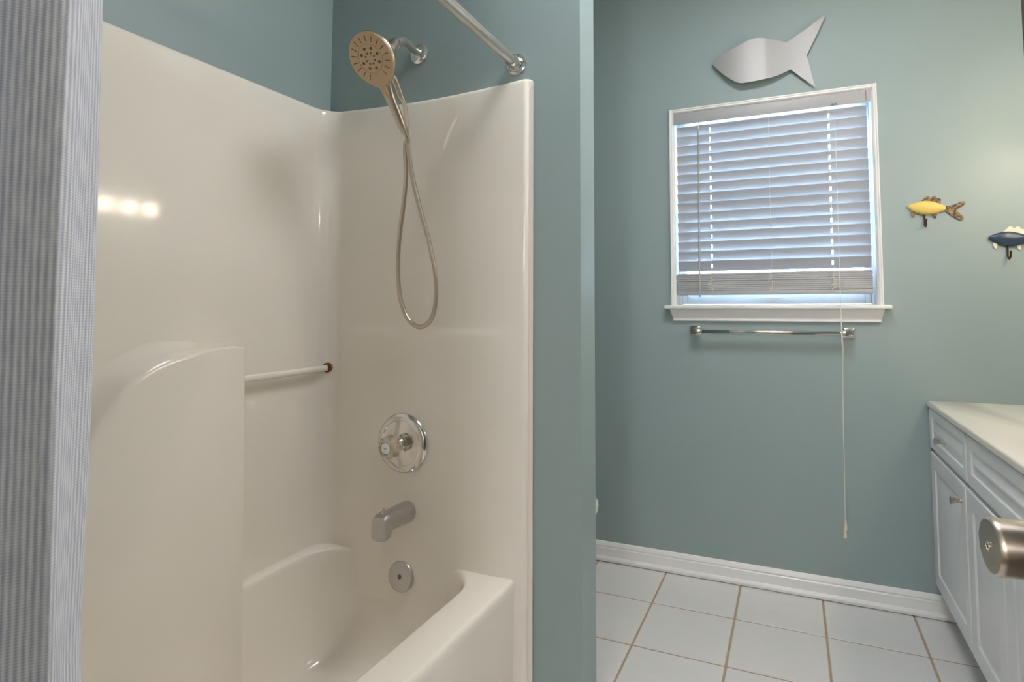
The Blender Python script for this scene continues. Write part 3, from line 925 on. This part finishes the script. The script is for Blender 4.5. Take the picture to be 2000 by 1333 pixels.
def hook_fish(name, label, dx, dz, body_m, fin_m, nose_m=None):
    t = thing(name, label, 'hook', (0.51 + dx, YB, 1.608 + dz), group='fish hooks on the window wall')
    def w(o): return put(o, t)
    y0 = YB - 0.0075
    # body: lens with a flat back
    bm = bmesh.new()
    x0, x1, zc_, hz = 0.4438, 0.575, 1.608, 0.0285
    nb = 26
    lps = []
    for k in range(nb + 1):
        s = k / nb
        u = s ** 0.9
        wd = hz * (sin(pi * (0.02 + 0.90 * u)) ** 0.92)
        x = x0 + (x1 - x0) * s
        zc2 = zc_ + 0.0065 * (1 - s) - 0.004 * s + (0.002 if s < 0.1 else 0)
        if k == 0: wd = 0.0015
        lps.append([Vector((x + dx, y0 - 0.55 * wd * max(0, sin(a)) + (0.003 if sin(a) <= 1e-6 else 0), zc2 + dz + wd * cos(a))) for a in [pi * i / 10 for i in range(11)] + [pi * 1.25, pi * 1.5, pi * 1.75]])
    loft(bm, lps)
    w(obj('body', bm, body_m, angle=60))

    def flat(nm, pts, mm, yy=0.004, tk=0.0016):
        bm = bmesh.new()
        loft(bm, [[Vector((a + dx, YB - yy - d, b + dz)) for a, b in pts] for d in (0, tk)])
        return w(obj(nm, bm, mm, angle=30))
    sc = spline([Vector((a, b, 0)) for a, b in ((0.489, 1.633), (0.500, 1.645), (0.510, 1.6555), (0.517, 1.6580), (0.5245, 1.651), (0.529, 1.650), (0.536, 1.6550), (0.543, 1.6545), (0.5475, 1.646), (0.552, 1.645), (0.559, 1.6430), (0.5615, 1.637), (0.559, 1.622))], 4)
    flat('dorsal_fin', [(v_.x, v_.y) for v_ in sc] + [(0.54, 1.615), (0.50, 1.62)], fin_m)
    tl = spline([Vector((a, b, 0)) for a, b in ((0.570, 1.610), (0.590, 1.613), (0.610, 1.618), (0.630, 1.6265), (0.639, 1.6265), (0.6425, 1.6215), (0.638, 1.613), (0.622, 1.602), (0.611, 1.5930), (0.622, 1.580), (0.633, 1.566), (0.634, 1.558), (0.628, 1.5535), (0.617, 1.5555), (0.600, 1.569), (0.585, 1.584), (0.570, 1.594))], 4)
    flat('tail_fin', [(v_.x, v_.y) for v_ in tl], fin_m)
    for x, z in ((0.4645, 1.583), (0.5395, 1.575)):
        sc = spline([Vector((a, b, 0)) for a, b in ((x - 0.0055, z + 0.014), (x - 0.006, z + 0.002), (x - 0.002, z - 0.008), (x + 0.003, z - 0.009), (x + 0.006, z - 0.001), (x + 0.0075, z + 0.014))], 4)
        flat('belly_fin', [(v_.x, v_.y) for v_ in sc], fin_m)
    bm = bmesh.new()
    hx, hz_ = 0.503 + dx, 1.585 + dz
    tube(bm, spline([(hx, YB - 0.006, hz_ + 0.006), (hx, YB - 0.006, hz_ - 0.028), (hx - 0.001, YB - 0.010, hz_ - 0.046), (hx - 0.001, YB - 0.022, hz_ - 0.054), (hx - 0.001, YB - 0.036, hz_ - 0.048), (hx - 0.001, YB - 0.042, hz_ - 0.030)], 6), 0.0032, 10)
    lathe(bm, [(0.0005, -0.004), (0.0042, -0.002), (0.0042, 0.002), (0.0005, 0.0042)], (hx - 0.001, YB - 0.042, hz_ - 0.028), (0, 0, 1), 12)
    w(obj('hook', bm, 'iron'))


hook_fish('fish_hook', 'yellow fish wall hook with mottled brown fins', 0, 0, 'yellow', 'tin')
hook_fish('fish_hook', 'navy blue fish wall hook with white fins', 0.268, -0.1385, 'navy', 'whitefin')

# ================================================================== VANITY
VX = 0.490        # front faces of doors and drawers
VY0, VY1 = 1.20, YB - 0.003
va = thing('vanity_cabinet', 'white vanity cabinet with raised panel doors and metal knobs', 'cabinet', (0.76, 1.96, 0))
bm = bmesh.new()
box(bm, VX + 0.020, VX + 0.038, VY0, VY1, 0.105, 0.818)           # face frame
box(bm, VX + 0.038, XR - 0.001, VY0, VY0 + 0.016, 0.105, 0.818)   # sides
box(bm, VX + 0.038, XR - 0.001, VY1 - 0.016, VY1, 0.105, 0.818)
box(bm, VX + 0.038, XR - 0.001, VY0 + 0.016, VY1 - 0.016, 0.105, 0.12)
box(bm, VX + 0.085, XR - 0.001, VY0 + 0.01, VY1, 0.0005, 0.105)
put(obj('carcass', bm, 'cabinet', smooth=False), va)


def front(name, ya, yb, z0, z1, fr_=0.052, knob=None):
    """raised panel front between y ya<yb, facing -x"""
    cy, cz = (ya + yb) / 2, (z0 + z1) / 2
    hw, hh = (yb - ya) / 2, (z1 - z0) / 2
    bm = bmesh.new()
    lps = []
    for ins, d in ((0, 0.019), (0, 0.0045), (0.0015, 0.0015), (0.005, 0.0), (fr_ - 0.006, 0.0), (fr_, 0.0012), (fr_ + 0.004, 0.0065), (fr_ + 0.009, 0.0075), (fr_ + 0.016, 0.006), (fr_ + 0.034, 0.0008), (fr_ + 0.038, 0.0)):
        ins = min(ins, hh - 0.003, hw - 0.003)
        lps.append([Vector((VX + d, cy + sy * (hw - ins), cz + sz * (hh - ins))) for sy, sz in ((-1, -1), (1, -1), (1, 1), (-1, 1))])
    loft(bm, lps)
    o = put(obj(name, bm, 'cabinet', angle=22), va)
    if knob:
        bm = bmesh.new()
        lathe(bm, [(0.0065, 0.0), (0.0058, 0.004), (0.0062, 0.010), (0.0082, 0.018), (0.0118, 0.0255), (0.0135, 0.0275), (0.0135, 0.0290), (0.0115, 0.0305), (0.001, 0.031)], (VX, knob[0], knob[1]), (-1, 0, 0), 24)
        k = obj('knob', bm, 'nickel', angle=30); k.parent = o
    return o


ZD0, ZD1, ZU0, ZU1 = 0.130, 0.642, 0.656, 0.8125
front('drawer', 2.200, VY1 - 0.004, ZU0, ZU1, 0.036, (2.475, 0.725))
front('false_front', 1.575, 2.188, ZU0, ZU1, 0.040)
front('drawer', VY0 + 0.004, 1.563, ZU0, ZU1, 0.036, (1.39, 0.725))
front('door', 2.222, VY1 - 0.004, ZD0, ZD1, 0.058, (2.270, 0.581))
front('door', 1.880, 2.212, ZD0, ZD1, 0.058, (1.952, 0.581))
front('door', 1.548, 1.870, ZD0, ZD1, 0.058, (1.780, 0.581))
front('door', VY0 + 0.004, 1.538, ZD0, ZD1, 0.058, (1.252, 0.581))

# countertop with integral oval bowl
bm = bmesh.new()
tx0, tx1, ty0, ty1 = 0.484, XR - 0.001, VY0 - 0.012, YB - 0.001
bc = (0.745, 1.86); ra, rb = 0.175, 0.225
nb = 64
ang = [2 * pi * i / nb for i in range(nb)]


def rect_pt(a, ins):
    cx_, cy_ = bc
    dx_, dy_ = cos(a), sin(a)
    t = 1e9
    if dx_ > 1e-9: t = min(t, (tx1 - cx_) / dx_)
    if dx_ < -1e-9: t = min(t, (tx0 + ins - cx_) / dx_)
    if dy_ > 1e-9: t = min(t, (ty1 - cy_) / dy_)
    if dy_ < -1e-9: t = min(t, (ty0 + ins - cy_) / dy_)
    return cx_ + dx_ * t, cy_ + dy_ * t


# include exact corner directions
for X in (tx0, tx1):
    for Y in (ty0, ty1):
        a = atan2(Y - bc[1], X - bc[0]) % (2 * pi)
        k = min(range(nb), key=lambda i: abs(ang[i] - a)); ang[k] = a
lps = []
for ins, z in ((0.0, 0.8185), (0.0, 0.8325), (0.0018, 0.8362), (0.006, 0.8383)):
    lps.append([Vector((*rect_pt(a, ins), z)) for a in ang])
for s, z in ((1.06, 0.8383), (1.0, 0.8375), (0.965, 0.833), (0.93, 0.822), (0.86, 0.79), (0.74, 0.752), (0.55, 0.722), (0.3, 0.708), (0.08, 0.705)):
    lps.append([Vector((bc[0] + ra * s * cos(a), bc[1] + rb * s * sin(a), z)) for a in ang])
loft(bm, lps, cap0=False)
ct = obj('marble_countertop', bm, 'marble', angle=50)
tag(ct, 'cream cultured marble vanity top with integral oval basin', 'countertop')

# mirror over the vanity and light bar with globes
mi = thing('wall_mirror', 'plain wall mirror above the vanity', 'mirror', (XR, 1.96, 1.0))
put(bxo('mirror_sheet', 'mirror', XR - 0.006, XR - 0.0005, 1.32, 2.60, 0.96, 1.72, 0.0015), mi)
lb = thing('vanity_light', 'bar of round lit globes on the wall above the mirror', 'lamp', (XR, 1.96, 1.85))
put(bxo('backplate', 'chrome', XR - 0.032, XR - 0.0005, 1.395, 2.53, 1.795, 1.905, 0.006), lb)
for k in range(8):
    y = 2.445 - 0.138 * k
    bm = bmesh.new()
    lathe(bm, [(0.026, 0.030), (0.026, 0.045), (0.018, 0.055), (0.016, 0.075)], (XR, y, 1.85), (-1, 0, 0), 24)
    put(obj('lamp_holder', bm, 'chrome', angle=30), lb)
    bm = bmesh.new()
    bmesh.ops.create_uvsphere(bm, u_segments=24, v_segments=14, radius=0.045)
    bmesh.ops.translate(bm, verts=bm.verts, vec=(XR - 0.118, y, 1.85))
    put(obj('globe', bm, 'globe'), lb)

def flush_fill_lamp(label, x, y, r, glow):  # fixture added out of view to even out the room light
    t = thing('ceiling_fill_light', label, 'lamp', (x, y, ZC))
    bm = bmesh.new()
    lathe(bm, [(r + 0.02, -0.0005), (r + 0.022, -0.006), (r + 0.018, -0.016), (r - 0.002, -0.018)], (x, y, ZC), (0, 0, 1), 40)
    put(obj('fill_lamp_base', bm, 'chrome', angle=30), t)
    bm = bmesh.new()
    lathe(bm, [(r, -0.0185), (r * 0.97, -0.03), (r * 0.86, -0.048), (r * 0.62, -0.062), (r * 0.3, -0.069), (0.002, -0.071)], (x, y, ZC), (0, 0, 1), 40)
    put(obj('diffuser', bm, glow, angle=60), t)


flush_fill_lamp('added round ceiling fill light, out of view over the middle of the bathroom', -0.02, 1.32, 0.32, 'ceiling_fill_glow')
hs = thing('hall_fill_lamp', 'added drum shaped fill light, out of view in the hall opposite the doorway', 'lamp', (-0.08, -1.4, 1.7))  # added unseen source, throws level light through the doorway onto the tub end
put(bxo('backplate', 'nickel', -0.13, -0.03, -1.3995, -1.388, 1.62, 1.78, 0.004), hs)
bm = bmesh.new()
tube(bm, [(-0.08, -1.39, 1.66), (-0.08, -1.33, 1.655), (-0.08, -1.28, 1.66)], 0.008, 10)
put(obj('bracket', bm, 'nickel'), hs)
bm = bmesh.new()
lathe(bm, [(0.085, -0.15), (0.092, -0.145), (0.092, 0.145), (0.085, 0.15)], (-0.08, -1.28, 1.70), (0, 0, 1), 32)
put(obj('fill_lamp_shade', bm, 'hall_fill_glow', angle=50), hs)

# ================================================================== DOOR WITH KNOB
dr = thing('door_1', 'dark wooden door standing open with satin nickel knob', 'door', (0.3148, 0.062, 0.0), kind='structure', rot=(0, 0, radians(5.6)))
# local frame: leaf runs along +y from the hinge, room face at x=0, thickness to +x
LW, LH, LT = 0.722, 2.02, 0.035
bxo('leaf', 'door', 0.0, LT, 0.0, LW, 0.012, LH, 0.0015, parent=dr)
for z0, z1 in ((0.20, 0.86), (1.06, 1.88)):
    for y0, y1 in ((0.10, 0.325), (0.395, 0.62)):
        for sx in (0, 1):
            bm = bmesh.new()
            lps = []
            for ins, d in ((0, 0.0), (0.0, 0.003), (0.02, 0.008), (0.024, 0.008)):
                x = -d if sx == 0 else LT + d
                lps.append([Vector((x, (y0 if a < 0 else y1) - a * ins, (z0 if b < 0 else z1) - b * ins)) for a, b in ((-1, -1), (1, -1), (1, 1), (-1, 1))])
            loft(bm, lps)
            obj('raised_panel', bm, 'door', dr, smooth=False)
ky, kz = LW - 0.062, 0.9650
for sx in (-1, 1):
    bm = bmesh.new()
    x0 = 0.0 if sx < 0 else LT
    lathe(bm, [(0.032, 0.0005), (0.0325, 0.004), (0.030, 0.008), (0.016, 0.010), (0.0125, 0.012), (0.0125, 0.024), (0.018, 0.028), (0.0240, 0.032), (0.0268, 0.038), (0.0272, 0.046), (0.0274, 0.070), (0.0268, 0.0735), (0.0252, 0.0755), (0.012, 0.0762), (0.0055, 0.0762), (0.0048, 0.0750), (0.0005, 0.0750)], (x0, ky, kz), (sx, 0, 0), 48)
    kb = obj('door_knob', bm, 'nickel', dr, angle=30)
    bm = bmesh.new()
    lathe(bm, [(0.0045, 0.0752), (0.0045, 0.0770), (0.0030, 0.0776), (0.0026, 0.0764), (0.0005, 0.0764)], (x0, ky, kz), (sx, 0, 0), 16)
    pn = obj('privacy_button', bm, 'chrome', kb, angle=30)
    bm = bmesh.new()
    lathe(bm, [(0.0024, 0.0765), (0.0024, 0.0772)], (x0, ky, kz), (sx, 0, 0), 10)
    obj('pin_hole', bm, 'dark', kb)
bxo('latch_plate', 'nickel', 0.006, LT - 0.006, LW - 0.0005, LW + 0.001, kz - 0.028, kz + 0.028, 0.0004, parent=dr)

# ================================================================== TOILET (behind the partition)
to = thing('toilet', 'white toilet mostly hidden behind the partition wall', 'toilet', (-1.1, 2.19, 0))
TS = -0.022
ty = 2.19


def ell(cx_, a, b, z, sq=2.3, n=40):
    out = []
    for i in range(n):
        t = 2 * pi * i / n
        out.append(Vector((cx_ + TS + a * math.copysign(abs(cos(t)) ** (2 / sq), cos(t)), ty + b * math.copysign(abs(sin(t)) ** (2 / sq), sin(t)), z)))
    return out


bm = bmesh.new()
loft(bm, [ell(-1.06, 0.25, 0.11, 0.0005), ell(-1.06, 0.245, 0.105, 0.03), ell(-1.05, 0.20, 0.095, 0.12), ell(-1.02, 0.21, 0.12, 0.2), ell(-0.985, 0.24, 0.16, 0.29), ell(-0.97, 0.256, 0.180, 0.36), ell(-0.97, 0.258, 0.183, 0.385), ell(-0.97, 0.252, 0.178, 0.392), ell(-0.965, 0.19, 0.125, 0.392), ell(-0.97, 0.17, 0.11, 0.34), ell(-0.99, 0.10, 0.07, 0.24)])
put(obj('bowl', bm, 'porcelain', angle=50), to)
bm = bmesh.new()
loft(bm, [ell(-0.968, 0.258, 0.186, 0.3935), ell(-0.968, 0.264, 0.190, 0.399), ell(-0.968, 0.264, 0.190, 0.408), ell(-0.968, 0.258, 0.186, 0.413)])
put(obj('seat', bm, 'porcelain', angle=50), to)
bm = bmesh.new()
loft(bm, [ell(-0.966, 0.258, 0.186, 0.4145), ell(-0.966, 0.265, 0.191, 0.420), ell(-0.966, 0.263, 0.190, 0.430), ell(-0.966, 0.245, 0.176, 0.4385), ell(-0.966, 0.16, 0.11, 0.442)])
put(obj('lid', bm, 'porcelain', angle=50), to)
put(bxo('tank', 'porcelain', XL + 0.012, -1.27, ty - 0.23, ty + 0.23, 0.36, 0.72, 0.025, seg=4), to)
put(bxo('tank_lid', 'porcelain', XL + 0.006, -1.262, ty - 0.24, ty + 0.24, 0.721, 0.752, 0.010, seg=3), to)
bm = bmesh.new()
tube(bm, [(-1.268, ty - 0.17, 0.665), (-1.25, ty - 0.17, 0.665), (-1.243, ty - 0.165, 0.664), (-1.240, ty - 0.10, 0.655)], [0.009, 0.008, 0.006, 0.005], 12)
put(obj('flush_lever', bm, 'chrome'), to)
